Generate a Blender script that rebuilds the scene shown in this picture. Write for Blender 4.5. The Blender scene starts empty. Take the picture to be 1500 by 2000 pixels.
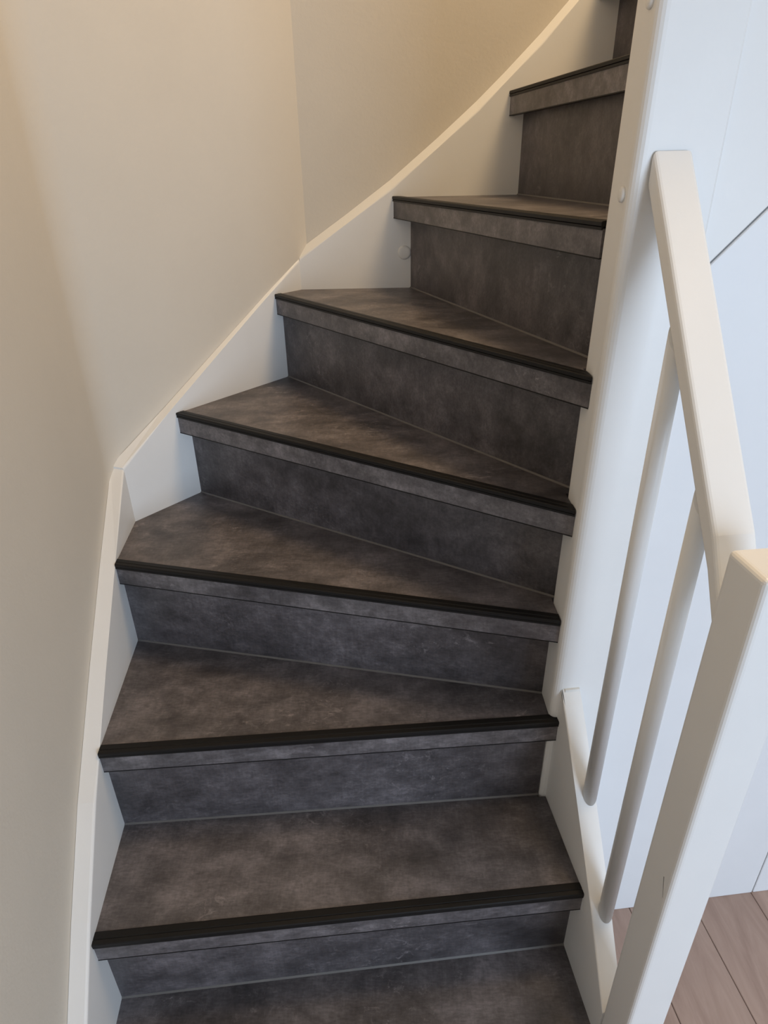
import bpy, bmesh, math, random
from mathutils import Vector, Matrix
random.seed(7)
SC = bpy.context.scene
COL = SC.collection
EYE = 1.40                       # camera height above the hall floor (m)

# ---------------------------------------------------------------- camera
cd = bpy.data.cameras.new('camera')
cam = bpy.data.objects.new('camera', cd)
COL.objects.link(cam)
cd.sensor_fit = 'HORIZONTAL'
cd.sensor_width = 36.0
cd.lens = 36.0 * 1263.36 / 1500.0
cd.clip_start = 0.02
R = Matrix(((0.99981183, -0.0193984, 0.0),
            (-0.0090843, -0.46821332, 0.88356876),
            (-0.01713982, -0.88340251, -0.46830144)))
right = Vector((R[0][0], R[1][0], R[2][0]))
down = Vector((R[0][1], R[1][1], R[2][1]))
fwd = Vector((R[0][2], R[1][2], R[2][2]))
M = Matrix.Identity(4)
for i in range(3):
    M[i][0] = right[i]; M[i][1] = -down[i]; M[i][2] = -fwd[i]
M[2][3] = EYE
cam.matrix_world = M
SC.camera = cam

# ---------------------------------------------------------------- light
SC.view_settings.view_transform = 'Standard'
SC.view_settings.look = 'None'
SC.view_settings.gamma = 1.0
SC.view_settings.use_curve_mapping = False
SC.view_settings.exposure = 0.33
w = bpy.data.worlds.new('world'); SC.world = w
w.use_nodes = True
bg = w.node_tree.nodes['Background']
bg.inputs['Color'].default_value = (0.72, 0.82, 1.0, 1)
bg.inputs['Strength'].default_value = 0.42


def area(name, loc, target, sx, sy, power, color):
    l = bpy.data.lights.new(name, 'AREA')
    l.shape = 'RECTANGLE'; l.size = sx; l.size_y = sy
    l.energy = power; l.color = color
    o = bpy.data.objects.new(name, l)
    COL.objects.link(o)
    o.location = loc
    o.rotation_euler = (Vector(target) - Vector(loc)).to_track_quat('-Z', 'Y').to_euler()
    return o


# daylight from the big window of the hall, right of and behind the photographer
area('hall_daylight', (1.75, -2.18, 1.02), (1.75, 0.0, 0.97), 1.85, 1.65, 59, (0.66, 0.805, 1.0))
# warm lamp on the landing upstairs
area('landing_lamp', (0.75, 0.95, 3.05), (0.3, 1.2, 1.2), 0.55, 0.55, 20, (1.0, 0.70, 0.38))


# ---------------------------------------------------------------- materials
def mat(name):
    m = bpy.data.materials.new(name); m.use_nodes = True
    nt = m.node_tree
    return m, nt, nt.nodes, nt.links, nt.nodes['Principled BSDF']


def obj_coord(n, l, scale=(1, 1, 1), rot=(0, 0, 0)):
    tc = n.new('ShaderNodeTexCoord')
    mp = n.new('ShaderNodeMapping')
    mp.inputs['Scale'].default_value = scale
    mp.inputs['Rotation'].default_value = rot
    l.new(tc.outputs['Object'], mp.inputs['Vector'])
    return mp


def noise(n, l, src, scale, detail=4, rough=0.55, dist=0.0):
    t = n.new('ShaderNodeTexNoise')
    t.inputs['Scale'].default_value = scale
    t.inputs['Detail'].default_value = detail
    t.inputs['Roughness'].default_value = rough
    t.inputs['Distortion'].default_value = dist
    l.new(src.outputs[0], t.inputs['Vector'])
    return t


def ramp(n, l, src, stops):
    r = n.new('ShaderNodeValToRGB')
    while len(r.color_ramp.elements) > 1:
        r.color_ramp.elements.remove(r.color_ramp.elements[-1])
    r.color_ramp.elements[0].position = stops[0][0]
    r.color_ramp.elements[0].color = (*stops[0][1], 1)
    for p, c in stops[1:]:
        e = r.color_ramp.elements.new(p); e.color = (*c, 1)
    l.new(src, r.inputs['Fac'])
    return r


def bump(n, l, b, h, strength, dist=0.001):
    bp = n.new('ShaderNodeBump')
    bp.inputs['Strength'].default_value = strength
    bp.inputs['Distance'].default_value = dist
    l.new(h, bp.inputs['Height']); l.new(bp.outputs[0], b.inputs['Normal'])


def paint(name, color, rough, wav=0.12):
    m, nt, n, l, b = mat(name)
    mp = obj_coord(n, l)
    a = noise(n, l, mp, 9, 3)
    c = ramp(n, l, a.outputs['Fac'], [(0.3, tuple(x * 0.975 for x in color)), (0.7, color)])
    l.new(c.outputs[0], b.inputs['Base Color'])
    b.inputs['Roughness'].default_value = rough
    f = noise(n, l, mp, 160, 3)
    bump(n, l, b, f.outputs['Fac'], wav)
    return m


WHITE = paint('white_gloss_paint', (0.80, 0.80, 0.785), 0.38)
PANEL = paint('white_panel_paint', (0.80, 0.81, 0.82), 0.42)
WALL = paint('greige_wall_paint', (0.635, 0.588, 0.508), 0.9, 0.35)
CEIL = paint('ceiling_paint', (0.78, 0.76, 0.72), 0.9, 0.2)


def laminate(name, base, hi, seed, scale=(5, 7, 7), rough=0.42):
    """dark slate-look laminate: cloudy grey-brown, fine weave, pale rubbed scuffs"""
    m, nt, n, l, b = mat(name)
    mp = obj_coord(n, l, scale)
    mp.inputs['Location'].default_value = (seed * 3.1, seed * 1.7, seed * 0.9)
    cloud = noise(n, l, mp, 0.9, 5, 0.6, 0.2)
    blot = noise(n, l, mp, 3.6, 9, 0.72, 0.25)
    scuff = noise(n, l, mp, 7.5, 10, 0.82, 0.6)
    where = noise(n, l, mp, 1.1, 3, 0.5, 0.0)
    grain = noise(n, l, obj_coord(n, l, (40, 150, 110)), 2.0, 4, 0.7)
    cross = noise(n, l, obj_coord(n, l, (260, 60, 40)), 1.0, 3, 0.6)

    def mult(a, c, f):
        mx = n.new('ShaderNodeMix'); mx.data_type = 'RGBA'; mx.blend_type = 'MULTIPLY'
        mx.inputs['Factor'].default_value = f
        l.new(a, mx.inputs['A']); l.new(c, mx.inputs['B'])
        return mx.outputs['Result']
    col = ramp(n, l, cloud.outputs['Fac'], [(0.34, base), (0.66, hi)]).outputs[0]
    g = lambda v: (v, v, v)
    col = mult(col, ramp(n, l, blot.outputs['Fac'], [(0.32, g(0.62)), (0.5, g(1.0)), (0.68, g(1.55))]).outputs[0], 1.0)
    col = mult(col, ramp(n, l, grain.outputs['Fac'], [(0.34, g(0.80)), (0.68, g(1.22))]).outputs[0], 1.0)
    col = mult(col, ramp(n, l, cross.outputs['Fac'], [(0.34, g(0.90)), (0.68, g(1.10))]).outputs[0], 1.0)
    # pale scuffs, only in some patches
    s1 = ramp(n, l, scuff.outputs['Fac'], [(0.545, g(0)), (0.66, g(1))])
    s2 = ramp(n, l, where.outputs['Fac'], [(0.50, g(0)), (0.64, g(1))])
    k = n.new('ShaderNodeMath'); k.operation = 'MULTIPLY'
    l.new(s1.outputs[0], k.inputs[0]); l.new(s2.outputs[0], k.inputs[1])
    k2 = n.new('ShaderNodeMath'); k2.operation = 'MULTIPLY'; k2.inputs[1].default_value = 0.75
    l.new(k.outputs[0], k2.inputs[0])
    mx = n.new('ShaderNodeMix'); mx.data_type = 'RGBA'
    l.new(k2.outputs[0], mx.inputs['Factor']); l.new(col, mx.inputs['A'])
    mx.inputs['B'].default_value = (min(1, hi[0] * 2.3), min(1, hi[1] * 2.3), min(1, hi[2] * 2.25), 1)
    l.new(mx.outputs['Result'], b.inputs['Base Color'])
    rr = n.new('ShaderNodeMapRange')
    rr.inputs['To Min'].default_value = rough - 0.06; rr.inputs['To Max'].default_value = rough + 0.14
    l.new(blot.outputs['Fac'], rr.inputs['Value']); l.new(rr.outputs[0], b.inputs['Roughness'])
    bump(n, l, b, grain.outputs['Fac'], 0.10)
    return m


TREAD = laminate('slate_laminate_tread', (0.066, 0.060, 0.064), (0.150, 0.136, 0.142), 1)
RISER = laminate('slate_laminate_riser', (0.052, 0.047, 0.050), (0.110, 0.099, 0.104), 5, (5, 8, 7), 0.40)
FASC = laminate('slate_laminate_fascia', (0.070, 0.064, 0.068), (0.150, 0.137, 0.141), 9, (7, 10, 12), 0.36)


def plain(name, color, rough, metal=0.0):
    m, nt, n, l, b = mat(name)
    mp = obj_coord(n, l)
    a = noise(n, l, mp, 25, 4)
    c = ramp(n, l, a.outputs['Fac'], [(0.3, tuple(x * 0.85 for x in color)), (0.7, color)])
    l.new(c.outputs[0], b.inputs['Base Color'])
    b.inputs['Roughness'].default_value = rough
    b.inputs['Metallic'].default_value = metal
    return m


STRIP = plain('black_nosing_profile_and_shadow', (0.009, 0.0085, 0.0085), 0.5)
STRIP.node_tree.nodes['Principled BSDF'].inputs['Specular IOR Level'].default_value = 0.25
BEAD = plain('grey_sealant', (0.13, 0.12, 0.112), 0.5)
CORE = plain('tread_board_edge', (0.05, 0.045, 0.042), 0.6)
CAULK = plain('white_caulk', (0.85, 0.84, 0.80), 0.35)
DARK = plain('dark_gap', (0.03, 0.03, 0.03), 0.9)


def oak(name):
    m, nt, n, l, b = mat(name)
    mp = obj_coord(n, l, (14, 2.2, 10))
    a = noise(n, l, mp, 1.6, 8, 0.65, 1.2)
    c = ramp(n, l, a.outputs['Fac'], [(0.25, (0.31, 0.21, 0.17)), (0.5, (0.39, 0.275, 0.225)), (0.75, (0.47, 0.345, 0.285))])
    inf = n.new('ShaderNodeObjectInfo')
    hv = n.new('ShaderNodeHueSaturation')
    mr = n.new('ShaderNodeMapRange'); mr.inputs['To Min'].default_value = 0.9; mr.inputs['To Max'].default_value = 1.1
    l.new(inf.outputs['Random'], mr.inputs['Value']); l.new(mr.outputs[0], hv.inputs['Value'])
    l.new(c.outputs[0], hv.inputs['Color']); l.new(hv.outputs[0], b.inputs['Base Color'])
    b.inputs['Roughness'].default_value = 0.42
    bump(n, l, b, a.outputs['Fac'], 0.15)
    return m


OAK = oak('brown_oak_laminate')

# ---------------------------------------------------------------- helpers
Z0 = Vector((0, 0, EYE))


def obj(name, bm, m, parent=None, smooth=False):
    bmesh.ops.recalc_face_normals(bm, faces=bm.faces)
    me = bpy.data.meshes.new(name)
    bm.to_mesh(me); bm.free()
    me.materials.append(m)
    if smooth:
        for p in me.polygons: p.use_smooth = True
    o = bpy.data.objects.new(name, me)
    COL.objects.link(o)
    if parent: o.parent = parent
    return o


def thing(name, label, cat, group=None):
    o = bpy.data.objects.new(name, None)
    o.empty_display_size = 0.1
    COL.objects.link(o)
    o['label'] = label; o['category'] = cat
    if group: o['group'] = group
    return o


def solid(bottom, top):
    """closed solid from two matching rings of points (camera-height coordinates)"""
    bm = bmesh.new()
    a = [bm.verts.new(Vector(p) + Z0) for p in bottom]
    b = [bm.verts.new(Vector(p) + Z0) for p in top]
    n = len(a)
    bm.faces.new(a); bm.faces.new(b)
    for i in range(n):
        j = (i + 1) % n
        bm.faces.new((a[i], a[j], b[j], b[i]))
    return bm


def slab(poly, z0, z1):
    """poly: list of (x, y) or (x, y, dz)"""
    dz = lambda p: p[2] if len(p) > 2 else 0.0
    return solid([(p[0], p[1], z0 + dz(p)) for p in poly], [(p[0], p[1], z1 + dz(p)) for p in poly])


def bevel(bm, width, segs=2, sel=None):
    es = [e for e in bm.edges if sel is None or sel(e)]
    bmesh.ops.bevel(bm, geom=es, offset=width, segments=segs, profile=0.5, affect='EDGES', clamp_overlap=True)
    return bm


def vert_edge(e):
    d = (e.verts[0].co - e.verts[1].co)
    return abs(d.z) > 0.8 * d.length


V2 = lambda p: Vector((p[0], p[1]))


def cross2(a, b): return a.x * b.y - a.y * b.x


def meet(p, q, r, s):
    """intersection of line pq with line rs (plan)"""
    p, q, r, s = V2(p), V2(q), V2(r), V2(s)
    d, e = q - p, s - r
    t = cross2(r - p, e) / cross2(d, e)
    return p + d * t


def offl(p, q, d):
    """line pq moved d to its left"""
    p, q = V2(p), V2(q)
    v = (q - p).normalized(); n = Vector((-v.y, v.x))
    return p + n * d, q + n * d


def lerp(a, b, t): return a + (b - a) * t


# ---------------------------------------------------------------- plan of the stair (metres, z relative to the eye)
U = Vector((-0.1012, 0.9949))            # direction of the lower flight
W = Vector((0.9949, 0.1012))             # direction of the upper flight / hall cupboard front
C1 = Vector((-0.5055, 1.1575))           # corner between the two lower wall stringers
C2 = Vector((-0.1817, 1.5738))
L1 = (C1 - U, C1)
L2 = (C1, C2)
L3 = (C2, C2 + Vector((1, -0.0038)))
RS = (Vector((0.300, 0.611)), Vector((0.300, 0.611)) + U)   # inner face of the open-side stringer
H = 0.19
LEV = {k: (i - 1 - 5.28589) * H for i, k in enumerate('ABCDEFGHIJK')}
T = 0.041
PL = 0.270                                # left face of the tall post
POST_NL = Vector((0.270, 0.789)); POST_NR = Vector((0.376, 0.800))
POST_RL = Vector((0.270, 0.865)); POST_RR = Vector((0.372, 0.876))

# the tall post leans a hair; x of its left face at a given height
plx = lambda z: 0.270 + 0.0090 * (z + 0.80)

# nosing line left, right ; riser seam line left, right (plan)
NOSE = {
    'A': ((-0.425, 0.366), (0.318, 0.432)),
    'B': ((-0.443, 0.549), (0.300, 0.611)),
    'C': ((-0.458, 0.734), (0.286, 0.782)),
    'D': ((-0.484, 0.994), (0.272, 0.805)),
    'E': ((-0.417, 1.266), (0.273, 0.811)),
    'F': ((-0.238, 1.514), (0.275, 0.822)),
    'G': ((0.036, 1.567), (0.277, 0.862)),
    'H': ((0.275, 1.581), (0.360, 1.103)),
    'I': ((0.438, 1.571), (0.509, 0.870)),
    'J': ((0.640, 1.571), (0.711, 0.890)),
}
SEAM = {
    'A': ((-0.447, 0.569), (0.292, 0.638)),
    'B': ((-0.467, 0.748), (0.278, 0.794)),
    'C': ((-0.493, 1.016), (0.266, 0.850)),
    'D': ((-0.398, 1.286), (0.273, 0.871)),
    'E': ((-0.213, 1.509), (0.279, 0.892)),
    'F': ((0.073, 1.570), (0.295, 0.927)),
    'G': ((0.305, 1.577), (0.375, 1.150)),
    'H': ((0.477, 1.571), (0.548, 0.870)),
    'I': ((0.679, 1.571), (0.750, 0.890)),
}
LEFT = {'A': L1, 'B': L1, 'C': L1, 'D': L1, 'E': L2, 'F': L2, 'G': L3, 'H': L3, 'I': L3, 'J': L3}
LEFTB = {'A': L1, 'B': L1, 'C': L1, 'D': L2, 'E': L2, 'F': L3, 'G': L3, 'H': L3, 'I': L3}
GAP = 0.0008

# ================================================================= setting
def wall_slab(name, p, q, z0, z1, th, m, kind='structure'):
    """wall whose room face runs p -> q (room on the right of p->q), thickness to the left"""
    a, b = offl(p, q, th)
    bm = slab([tuple(p), tuple(q), tuple(b), tuple(a)], z0, z1)
    o = obj(name, bm, m)
    o['kind'] = kind
    return o


FLOOR = -EYE
TOP = 2.15
W1 = Vector((-0.5335, 1.163))
W2 = Vector((-0.165, 1.5975))
wl0 = W1 - U * 3.2
wl = wall_slab('wall_left', wl0, W1 - U.normalized() * (0.09 * math.tan(math.radians(22.3))), FLOOR, TOP, 0.12, WALL)
# rounded plaster corner between left and diagonal wall, and the diagonal wall itself
rc, hang = 0.09, math.radians(22.3)
tl_ = rc * math.tan(hang)
dA = U.copy().normalized(); dB = (W2 - W1).normalized()
pA = W1 - dA * tl_; pB = W1 + dB * tl_
cen = pA + Vector((dA.y, -dA.x)) * rc
arc = []
a0 = math.atan2((pA - cen).y, (pA - cen).x); a1 = math.atan2((pB - cen).y, (pB - cen).x)
if a1 - a0 > math.pi: a1 -= 2 * math.pi
if a0 - a1 > math.pi: a1 += 2 * math.pi
for i in range(25):
    t = a0 + (a1 - a0) * i / 24
    arc.append(cen + Vector((math.cos(t), math.sin(t))) * rc)
outer = [W2 + Vector((-0.09, 0.08)), W1 + Vector((-0.12, 0.05)), pA + Vector((-0.12, -0.01))]
wm = obj('wall_corner', slab([tuple(p) for p in arc + [W2] + outer], FLOOR, TOP), WALL)
for p in wm.data.polygons: p.use_smooth = False
wm['kind'] = 'structure'
wb = wall_slab('wall_back', W2, Vector((3.2, W2.y - 0.013)), FLOOR, TOP, 0.12, WALL)
c = obj('ceiling', slab([(-1.2, -2.2), (3.4, -2.2), (3.4, 1.9), (-1.2, 1.9)], TOP, TOP + 0.12), CEIL)
c['kind'] = 'structure'
wf = obj('wall_hall', slab([(3.2, -2.2), (3.32, -2.2), (3.32, 1.72), (3.2, 1.72)], FLOOR, TOP), WALL)
wf['kind'] = 'structure'
# wall behind the photographer with the large hall window
WX0, WX1, WZ0, WZ1 = 0.75, 2.75, -1.28, 0.52
for x0, x1, z0, z1 in [(-1.2, WX0, FLOOR, TOP), (WX1, 3.32, FLOOR, TOP), (WX0, WX1, FLOOR, WZ0), (WX0, WX1, WZ1, TOP)]:
    o = obj('wall_front', slab([(x0, -2.32), (x1, -2.32), (x1, -2.2), (x0, -2.2)], z0, z1), WALL)
    o['kind'] = 'structure'
bm = bmesh.new()
fw_ = 0.06
for x0, x1, z0, z1 in [(WX0, WX0 + fw_, WZ0, WZ1), (WX1 - fw_, WX1, WZ0, WZ1), (WX0 + fw_, WX1 - fw_, WZ0, WZ0 + fw_), (WX0 + fw_, WX1 - fw_, WZ1 - fw_, WZ1)]:
    vs = [Vector((x, y, z)) + Z0 for z in (z0, z1) for x, y in ((x0, -2.29), (x1, -2.29), (x1, -2.22), (x0, -2.22))]
    v = [bm.verts.new(p) for p in vs]
    for f in ((0, 1, 2, 3), (4, 5, 6, 7), (0, 1, 5, 4), (1, 2, 6, 5), (2, 3, 7, 6), (3, 0, 4, 7)): bm.faces.new([v[i] for i in f])
wn = obj('window_1', bm, WHITE); wn['kind'] = 'structure'
# hall ceiling / upstairs floor to the right of the stairwell
c2 = obj('ceiling', slab([(0.95, -2.2), (3.4, -2.2), (3.4, 0.75), (0.95, 0.80)], 1.12, 1.32), CEIL)
c2['kind'] = 'structure'

# floor: a screed with separate laminate planks on it
fl = obj('floor', slab([(-0.9, -2.2), (3.2, -2.2), (3.2, 0.95), (-0.9, 0.95)], FLOOR - 0.10, FLOOR - 0.008), DARK)
fl['kind'] = 'structure'
pw = 0.1375
ang = math.atan2(-U.x, U.y)
for i in range(-9, 17):
    # seam i passes the measured seam (0.649, 0.782)
    s0 = Vector((0.649, 0.782)) + W * (pw * i)
    y = 0.06 + 0.02
    off = (i * 0.437) % 1.2
    t1 = 0.045 if True else 0
    start = t1
    first = True
    tt = 0.055 - 0.0
    pos = 0.048 + 0.0
    # run away from the cupboard front towards the viewer
    end_total = -2.2 if i > -2 else -2.2
    cur = 0.080
    seg = 1.2 - off if off > 0.25 else 1.2
    while cur > -2.3:
        nxt = max(cur - seg, -2.3)
        a = s0 + U * cur; b = s0 + W * (pw - 0.0012) + U * cur
        c_ = s0 + W * (pw - 0.0012) + U * (nxt + 0.0012); d = s0 + U * (nxt + 0.0012)
        under = (s0.x < 0.28)
        if not (under and cur > -0.45 and nxt > -0.45):
            bm = slab([tuple(a), tuple(b), tuple(c_), tuple(d)], FLOOR - 0.008, FLOOR)
            bevel(bm, 0.0012, 1)
            obj('floor_plank', bm, OAK, fl)
        cur = nxt
        seg = 1.2

# panelled cupboard front under the upper flight
PY = Vector((0.380, 0.8055))               # left end of the panel face


def pf(s): return PY + W * s


zb = lambda s: -0.1046 + 1.04 * (s + 0.380 - 0.389)      # underside of the upper open-side stringer
wr = obj('wall_right', slab([tuple(pf(-0.02) - W * 0 + U * 0.030), tuple(pf(2.7) + U * 0.030),
                             tuple(pf(2.7) + U * 0.055), tuple(pf(-0.02) + U * 0.055)], FLOOR - 0.008, -0.16), DARK)
wr['kind'] = 'structure'
edges = [-0.016, 0.405, 0.86, 1.30, 1.75, 2.20, 2.66]
for i in range(len(edges) - 1):
    s0, s1 = edges[i] + (0.0012 if i else 0), edges[i + 1] - 0.0012
    g = 0.003
    za, zc = zb(s0) - g, zb(s1) - g
    cap = 1.10
    ring0, ring1 = [], []
    pts = [(s0, FLOOR), (s1, FLOOR), (s1, min(zc, cap)), (s0, min(za, cap))]
    front = [tuple(pf(s)) + (z,) for s, z in pts]
    back = [tuple(pf(s) + U * 0.018) + (z,) for s, z in pts]
    bm = solid(back, front)
    bevel(bm, 0.0012, 1)
    obj('panel', bm, PANEL, wr)

# ================================================================= the staircase
st = thing('winder_staircase', 'dark slate-look winder staircase with white stringers and tall white square post', 'staircase')
st.location = (0, 0.5, 0)
st_inv = Matrix.Translation((0, -0.5, 0))


def part(name, bm, m, parent=st, smooth=False):
    bm.transform(st_inv)
    o = obj(name, bm, m, parent, smooth)
    return o


for idx, k in enumerate('ABCDEFGHIJ'):
    z = LEV[k]
    PL = plx(z)
    RLK = Vector((PL, POST_RL.y))
    nl = meet(*NOSE[k], *LEFT[k])
    nr = Vector(NOSE[k][1])
    last = k == 'J'
    if last:
        bl0 = Vector((0.95, 1.571)); br0 = Vector((1.0, 0.90))
    else:
        bl0 = meet(*SEAM[k], *LEFTB[k]); br0 = Vector(SEAM[k][1])
    # back of the board runs 15 mm under the next riser
    bd, be = offl(bl0, br0, 0.015)
    if not last: bl = meet(bd, be, *LEFTB[k])
    else: bl = bl0
    br = be
    tilt = {}
    tr = -0.0085 if k == 'G' else 0.0
    mid = []                                     # points between nosing right end and back right end
    if k in 'AB':
        nr = meet(nl, nr, *RS); br = meet(bd, be, *RS)
        if k == 'B': br = Vector((PL - GAP, br.y)); mid = [Vector((RS[0].x - 0.0187 + 0.0, 0.7875)), Vector((PL - GAP, 0.7875))]
    elif k == 'C':
        mid = [Vector((0.2835, 0.7875)), Vector((PL - GAP, 0.7875))]
        br = Vector((PL - GAP, 0.860))
    elif k in 'DEF':
        # nosing laps a few millimetres onto the post, then follows its left face
        nr = Vector((PL - GAP, nr.y + 0.0015 * 0))
        mid = [RLK + Vector((-GAP, 0.0015))]
        if br.x > PL: mid.append(Vector((br.x, POST_RL.y + 0.0015)))
    elif k == 'G':
        nr = Vector((PL - GAP, 0.8825)) if False else Vector((0.277, 0.8670))
        br = meet(bd, be, (0, 0.885), (1, 0.885))
        mid = [Vector((0.300, 0.885))]
    elif k == 'H':
        d = (nr - nl).normalized()
        nr = nl + d * ((nl.y - 0.885) / -d.y)
        br = meet(bd, be, (0, 0.885), (1, 0.885))
    dzf = lambda p: (tr * min(1.0, max(0.0, (1.567 - p.y) / 0.70))) if k == 'G' else 0.0
    P3 = lambda p: (p.x, p.y, dzf(p))
    ln = GAP
    corner = [C1] if k == 'D' else ([C2] if k == 'F' else [])
    # pull the wall-side end a hair inside the stringer face
    FT = 0.008                                   # fascia thickness
    ST = 0.017                                   # top width of the nosing profile
    f0, f1 = offl(nl, nr, FT)
    s0, s1 = offl(nl, nr, ST)
    tl = LEFT[k]
    fl_l = meet(f0, f1, *tl); sl_l = meet(s0, s1, *tl)
    rx = lambda q0, q1: q1                        # right end follows the same side line
    if mid: side = (nr, mid[0])
    else: side = (nr, br)
    if (side[1] - side[0]).length < 1e-4: side = (nr, br)
    fr = meet(f0, f1, *side); sr = meet(s0, s1, *side)
    ring = [sl_l, sr] + mid + [br, bl] + list(reversed(corner)) if True else None
    tread = part('tread', slab([P3(p) for p in ring], z - T + 0.003, z), TREAD)
    # board core carried below the profile, behind the fascia
    core = slab([P3(p) for p in [fl_l, fr, sr, sl_l]], z - T + 0.003, z - 0.004)
    part('board_edge', core, CORE, tread)
    fa = slab([P3(p) for p in [nl, nr, fr, fl_l]], z - T, z - 0.0075)
    part('fascia', fa, FASC, tread)
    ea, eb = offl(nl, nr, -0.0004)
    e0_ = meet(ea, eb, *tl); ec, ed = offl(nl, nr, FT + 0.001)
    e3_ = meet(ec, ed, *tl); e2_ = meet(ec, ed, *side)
    part('shadow_line_strip', slab([P3(p) for p in [e0_, nr + (ea - nl), e2_, e3_]], z - T - 0.0016, z - T), STRIP, tread)  # shadow line under the fascia, put in as a thin black strip
    # L-shaped nosing profile with a small groove
    dn = (nr - nl).normalized(); nn = Vector((-dn.y, dn.x))
    prof = [(-0.0022, -0.0085), (-0.0022, -0.0052), (-0.0010, -0.0046), (-0.0028, -0.0038), (-0.0028, 0.0006), (-0.0014, 0.0018),
            (0.0045, 0.0020), (0.0055, 0.0010), (0.0068, 0.0020), (ST - 0.001, 0.0016), (ST + 0.001, 0.0), (ST, -0.0035), (0.002, -0.0045), (0.0005, -0.0085)]
    A_, B_ = [], []
    for d, h in prof:
        pl_ = meet(*offl(nl, nr, d), *tl)
        pr_ = meet(*offl(nl, nr, d), *side) if d > 0 else nr + nn * d
        A_.append((pl_.x, pl_.y, z + h + dzf(pl_))); B_.append((pr_.x, pr_.y, z + h + dzf(pr_)))
    part('nosing_profile', solid(A_, B_), STRIP, tread)

    # riser below this tread
    if k == 'A':
        q0, q1 = offl(nl, nr, 0.030); zlo = FLOOR
        lk = L1
    else:
        pk = 'ABCDEFGHIJ'[idx - 1]
        q0, q1 = SEAM[pk]; zlo = LEV[pk]
        lk = LEFTB[pk]
    q0 = meet(q0, q1, *lk); q1 = V2(q1)
    if k in 'AB': q1 = meet(q0, q1, *RS)
    elif k == 'C': q1 = meet(q0, q1, (PL - GAP, 0), (PL - GAP, 1)); 
    elif k == 'D': q1 = meet(q0, q1, (PL - GAP, 0), (PL - GAP, 1))
    elif k == 'H':
        q1 = meet(q0, q1, (0, 0.885), (1, 0.885))
    else:
        if q1.y < POST_RL.y + 0.002: q1 = meet(q0, q1, (0, POST_RL.y + 0.0025), (1, POST_RL.y + 0.0025))
        q1 = q1 + (q1 - q0).normalized() * 0.035
    r0, r1 = offl(q0, q1, 0.013)
    rl = meet(r0, r1, *lk)
    rr_ = r1
    if k in 'AB': rr_ = meet(r0, r1, *RS)
    tl2 = -0.0085 if k == 'H' else 0
    zt = z - T + 0.003
    if k == 'G': zt -= 0.0
    lowdz = (lambda p: (tl2 * min(1, max(0, (1.567 - p.y) / 0.70))))
    pts = [q0, q1, rr_, rl]
    topdz = (lambda p: dzf(p))
    bm = solid([(p.x, p.y, zlo + lowdz(p)) for p in pts], [(p.x, p.y, zt + topdz(p)) for p in pts])
    ris = part('riser', bm, RISER)
    # thin sealant bead in the joint at the foot of the riser
    if k != 'A':
        b0, b1 = offl(q0, q1, -0.0024)
        bl_ = meet(b0, b1, *lk)
        b1x = b1
        e0, e1 = q0, q1
        tri = [((bl_.x, bl_.y, zlo + 0.0002 + lowdz(bl_)), (b1x.x, b1x.y, zlo + 0.0002 + lowdz(b1x))),
               ((e0.x, e0.y, zlo + 0.0002 + lowdz(e0)), (e1.x, e1.y, zlo + 0.0002 + lowdz(e1))),
               ((e0.x, e0.y, zlo + 0.0026 + lowdz(e0)), (e1.x, e1.y, zlo + 0.0026 + lowdz(e1)))]
        part('sealant_bead', solid([t[0] for t in tri], [t[1] for t in tri]), BEAD, ris)


# --- wall stringers (inner face line, top profile, thickness)
def stringer(line_pts, tops, dep, th_pts, dz_out, name='wall_stringer', m=WHITE, cham=0.004):
    """line_pts: inner plan points; tops: z of top at each; th_pts: outer plan points"""
    n = len(line_pts)
    bm = bmesh.new()
    vi_t = [bm.verts.new(Vector((p.x, p.y, z)) + Z0) for p, z in zip(line_pts, tops)]
    vi_b = [bm.verts.new(Vector((p.x, p.y, max(z - dep, FLOOR))) + Z0) for p, z in zip(line_pts, tops)]
    vo_t = [bm.verts.new(Vector((p.x, p.y, z + dz_out)) + Z0) for p, z in zip(th_pts, tops)]
    vo_b = [bm.verts.new(Vector((p.x, p.y, max(z - dep, FLOOR))) + Z0) for p, z in zip(th_pts, tops)]
    for i in range(n - 1):
        bm.faces.new((vi_t[i], vi_t[i + 1], vi_b[i + 1], vi_b[i]))
        bm.faces.new((vo_t[i], vo_t[i + 1], vo_b[i + 1], vo_b[i]))
        bm.faces.new((vi_t[i], vi_t[i + 1], vo_t[i + 1], vo_t[i]))
        bm.faces.new((vi_b[i], vi_b[i + 1], vo_b[i + 1], vo_b[i]))
    for i in (0, n - 1):
        bm.faces.new((vi_t[i], vi_b[i], vo_b[i], vo_t[i]))
    tops_e = [e for e in bm.edges if (e.verts[0] in vi_t and e.verts[1] in vi_t)]
    bmesh.ops.bevel(bm, geom=tops_e, offset=cham, segments=3, profile=0.5, affect='EDGES', clamp_overlap=True)
    return part(name, bm, m)


def along(line, dist, ref):  # point on a line at a distance from ref
    d = (V2(line[1]) - V2(line[0])).normalized()
    return ref + d * dist


# lower left stringer: y -> z of its top edge
t1 = [(0.20, -1.33), (0.30, -1.235), (0.475, -1.066), (0.563, -0.974), (0.681, -0.862), (0.779, -0.786), (0.848, -0.733), (1.0, -0.622), (1.1575, -0.509)]
ip, op, tz = [], [], []
lo = offl(*L1, 0.0265)
wall_line = (wl0, W1)
for y, z in t1:
    p = meet(*L1, (0, y), (1, y)); ip.append(p)
    op.append(meet(p, p + Vector((-0.9949, -0.1012)), *wall_line)); tz.append(z)
op[-1] = W1.copy()
ip[-1] = C1.copy()
stringer(ip, tz, 0.62, [o + (i - o) * 0.02 for i, o in zip(ip, op)], 0.001)
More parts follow.
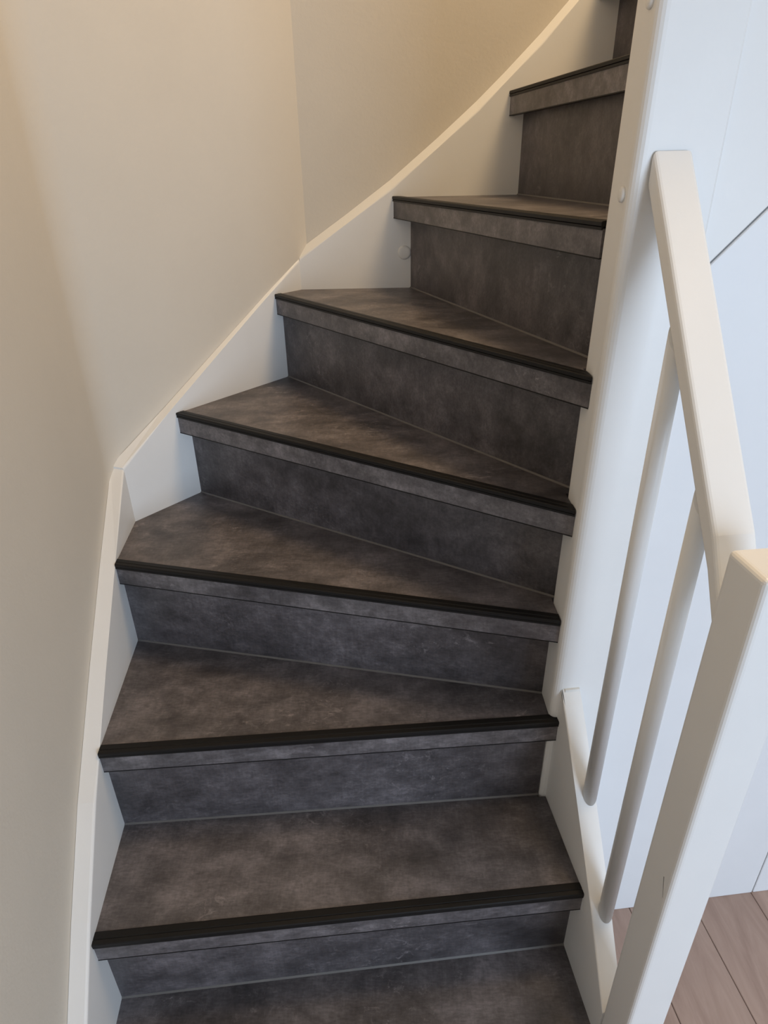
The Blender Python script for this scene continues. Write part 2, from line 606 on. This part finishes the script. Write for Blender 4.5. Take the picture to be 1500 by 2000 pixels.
# diagonal stringer
ip, op, tz = [], [], []
for s, z in [(0, -0.506), (0.12, -0.428), (0.258, -0.343), (0.40, -0.256), (0.5274, -0.180)]:
    p = C1 + (C2 - C1).normalized() * s; ip.append(p)
    op.append(meet(p, p + Vector((-0.79, 0.613)), W1, W2)); tz.append(z)
op[0] = W1.copy(); op[-1] = C2 + Vector((-0.003, 0.0035))
stringer(ip, tz, 0.66, [o + (i - o) * 0.02 for i, o in zip(ip, op)], 0.003)
# upper wall stringer, with its sloped top bead
ip, op, tz = [], [], []
for x, z in [(-0.1817, -0.178), (-0.07, -0.106), (0.028, -0.040), (0.131, 0.039), (0.211, 0.104), (0.267, 0.154), (0.334, 0.217), (0.398, 0.283), (0.60, 0.495), (1.0, 0.91)]:
    p = Vector((x, 1.5738 - 0.0038 * (x + 0.18))); ip.append(p)
    op.append(Vector((x, 1.597 - 0.0038 * (x + 0.18)))); tz.append(z)
op[0] = Vector((-0.1817, 1.5965))
stringer(ip, tz, 0.75, op, 0.019, cham=0.003)

# --- open-side stringer of the lower flight
t4 = [(0.788, -0.780), (0.776, -0.765), (0.740, -0.805), (0.704, -0.850), (0.640, -0.928), (0.580, -1.004), (0.499, -1.118)]
t4 = [(0.800, -0.741), (0.772, -0.769), (0.740, -0.805), (0.704, -0.850), (0.640, -0.928), (0.580, -1.004), (0.500, -1.118)]
ip, op, tz = [], [], []
for y, z in t4:
    p = meet(*RS, (0, y), (1, y)); ip.append(p); op.append(p + W * 0.031); tz.append(z)
stringer(ip, tz, 0.90, op, 0.0, name='open_stringer', cham=0.0025)
# bead of white filler where it meets the post
cb = slab([(0.288, 0.7868), (0.312, 0.7895), (0.312, 0.7945), (0.288, 0.7925)], -0.7560, -0.7500)
part('filler_bead', cb, CAULK)

# --- outer stringer of the upper flight, flush with the cupboard front
ring_f, ring_b = [], []
pts = [(-0.016, zb(-0.016)), (2.3, zb(2.3)), (2.3, zb(2.3) + 0.36), (-0.016, zb(-0.016) + 0.36)]
front = [tuple(pf(s)) + (z,) for s, z in pts]
back = [tuple(pf(s) + U * 0.034) + (z,) for s, z in pts]
bm = solid(back, front); bevel(bm, 0.002, 2)
part('open_stringer', bm, WHITE)

# --- tall newel post at the turn, rounded arrises
lean = Vector((0.008, 0.004))
b_ = [POST_NL, POST_NR, POST_RR, POST_RL]
zlo, zhi = FLOOR, 1.0
bm = bmesh.new()
lo_v = [bm.verts.new(Vector((plx(zlo) if p.x < 0.3 else p.x, p.y, zlo)) + Z0) for p in b_]
hi_v = [bm.verts.new(Vector((plx(zhi) if p.x < 0.3 else p.x, p.y, zhi)) + Z0) for p in b_]
bm.faces.new(lo_v); bm.faces.new(hi_v)
for i in range(4):
    j = (i + 1) % 4
    bm.faces.new((lo_v[i], lo_v[j], hi_v[j], hi_v[i]))
bevel(bm, 0.0125, 5, lambda e: vert_edge(e) and e.verts[0].co.x < 0.31)
bevel(bm, 0.003, 2, lambda e: vert_edge(e) and e.verts[0].co.x > 0.36)
post = part('newel_post', bm, WHITE, smooth=False)


def dome(center, normal, r, h, segs=20):
    n = Vector(normal).normalized()
    a = n.orthogonal().normalized(); b = n.cross(a)
    bm = bmesh.new()
    rings = []
    for rr, hh in [(r, -0.002), (r, h * 0.35), (r * 0.93, h * 0.7), (r * 0.75, h * 0.92), (r * 0.4, h)]:
        rings.append([bm.verts.new(Vector(center) + Z0 + (a * math.cos(t) + b * math.sin(t)) * rr + n * hh)
                      for t in [2 * math.pi * i / segs for i in range(segs)]])
    for p, q in zip(rings, rings[1:]):
        for i in range(segs):
            j = (i + 1) % segs
            bm.faces.new((p[i], p[j], q[j], q[i]))
    bm.faces.new(rings[-1]); bm.faces.new(list(reversed(rings[0])))
    return bm


part('screw_cap', dome((plx(-0.03), 0.812, -0.030), (-1, 0, 0), 0.0085, 0.004), WHITE, post, True)
part('screw_cap', dome((plx(0.146), 0.812, 0.146), (-1, 0, 0), 0.0085, 0.004), WHITE, post, True)
part('screw_cap', dome((0.0575, 1.5730, -0.168), (0, -1, 0), 0.0150, 0.004), WHITE, st, True)


# ================================================================= banister
bn = thing('banister', 'white painted banister with sloping square rail, two round balusters and lower newel', 'banister')
bn.location = (0.33, 0.6, 0)
bn_inv = Matrix.Translation((-0.33, -0.6, 0))


def bpart(name, bm, m=WHITE, parent=bn, smooth=False):
    bm.transform(bn_inv)
    return obj(name, bm, m, parent, smooth)


# handrail: left face from (0.295, 0.787) to (0.325, 0.500)
RH, RW = 0.038, 0.0445
secs = [((0.2955, 0.7885), 0.012), ((0.2955 + 0.1017 * 0.2465, 0.542), -0.321), ((0.2955 + 0.1017 * 0.289, 0.5005), -0.396)]
bm = bmesh.new()
rings = []
for (x, y), z in secs:
    a = Vector((x, y))
    nrm = W
    q = a + nrm * RW
    rings.append([bm.verts.new(Vector((p.x, p.y, zz)) + Z0) for p, zz in ((a, z), (q, z), (q, z - RH), (a, z - RH))])
for p, q in zip(rings, rings[1:]):
    for i in range(4):
        j = (i + 1) % 4
        bm.faces.new((p[i], p[j], q[j], q[i]))
bm.faces.new(rings[0]); bm.faces.new(rings[-1])
ls = [e for e in bm.edges if abs((e.verts[0].co - e.verts[1].co).y) > 0.03 or False]
bmesh.ops.bevel(bm, geom=ls, offset=0.0045, segments=3, profile=0.5, affect='EDGES')
bpart('handrail', bm)


def rail_z(y):  # underside of the rail
    return (0.012 - 0.333 * (0.7885 - y) / 0.2465) - RH


def str_z(y):
    pts = sorted(t4)
    for (y0, z0), (y1, z1) in zip(pts, pts[1:]):
        if y0 <= y <= y1: return z0 + (z1 - z0) * (y - y0) / (y1 - y0)


for cx, cy in ((0.3145, 0.6865), (0.3255, 0.5825)):
    r = 0.0110; sg = 28
    bm = bmesh.new()
    lo_, hi_ = [], []
    for i in range(sg):
        t = 2 * math.pi * i / sg
        x, y = cx + r * math.cos(t), cy + r * math.sin(t)
        lo_.append(bm.verts.new(Vector((x, y, str_z(y) - 0.0005)) + Z0))
        hi_.append(bm.verts.new(Vector((x, y, rail_z(y) + 0.001)) + Z0))
    for i in range(sg):
        j = (i + 1) % sg
        f = bm.faces.new((lo_[i], lo_[j], hi_[j], hi_[i])); f.smooth = True
    bm.faces.new(lo_); bm.faces.new(hi_)
    o = bpart('baluster', bm)
    for p in o.data.polygons: p.use_smooth = len(p.vertices) == 4

# lower newel
n4 = [Vector((0.317, 0.445)), Vector((0.3717, 0.4505)), Vector((0.3662, 0.5052)), Vector((0.3115, 0.4997))]
bm = slab([tuple(p) for p in n4], FLOOR, -0.309)
bevel(bm, 0.006, 4, lambda e: vert_edge(e) or (e.verts[0].co.z > EYE - 0.32 and e.verts[1].co.z > EYE - 0.32))
nw = bpart('newel_post', bm)
bpart('scratch', solid([(0.31535, 0.4600, -0.7280), (0.31520, 0.4609, -0.7285), (0.31590, 0.4530, -0.7560)],
                       [(0.31615, 0.4601, -0.7280), (0.31600, 0.4610, -0.7285), (0.31670, 0.4531, -0.7560)]), BEAD, nw)
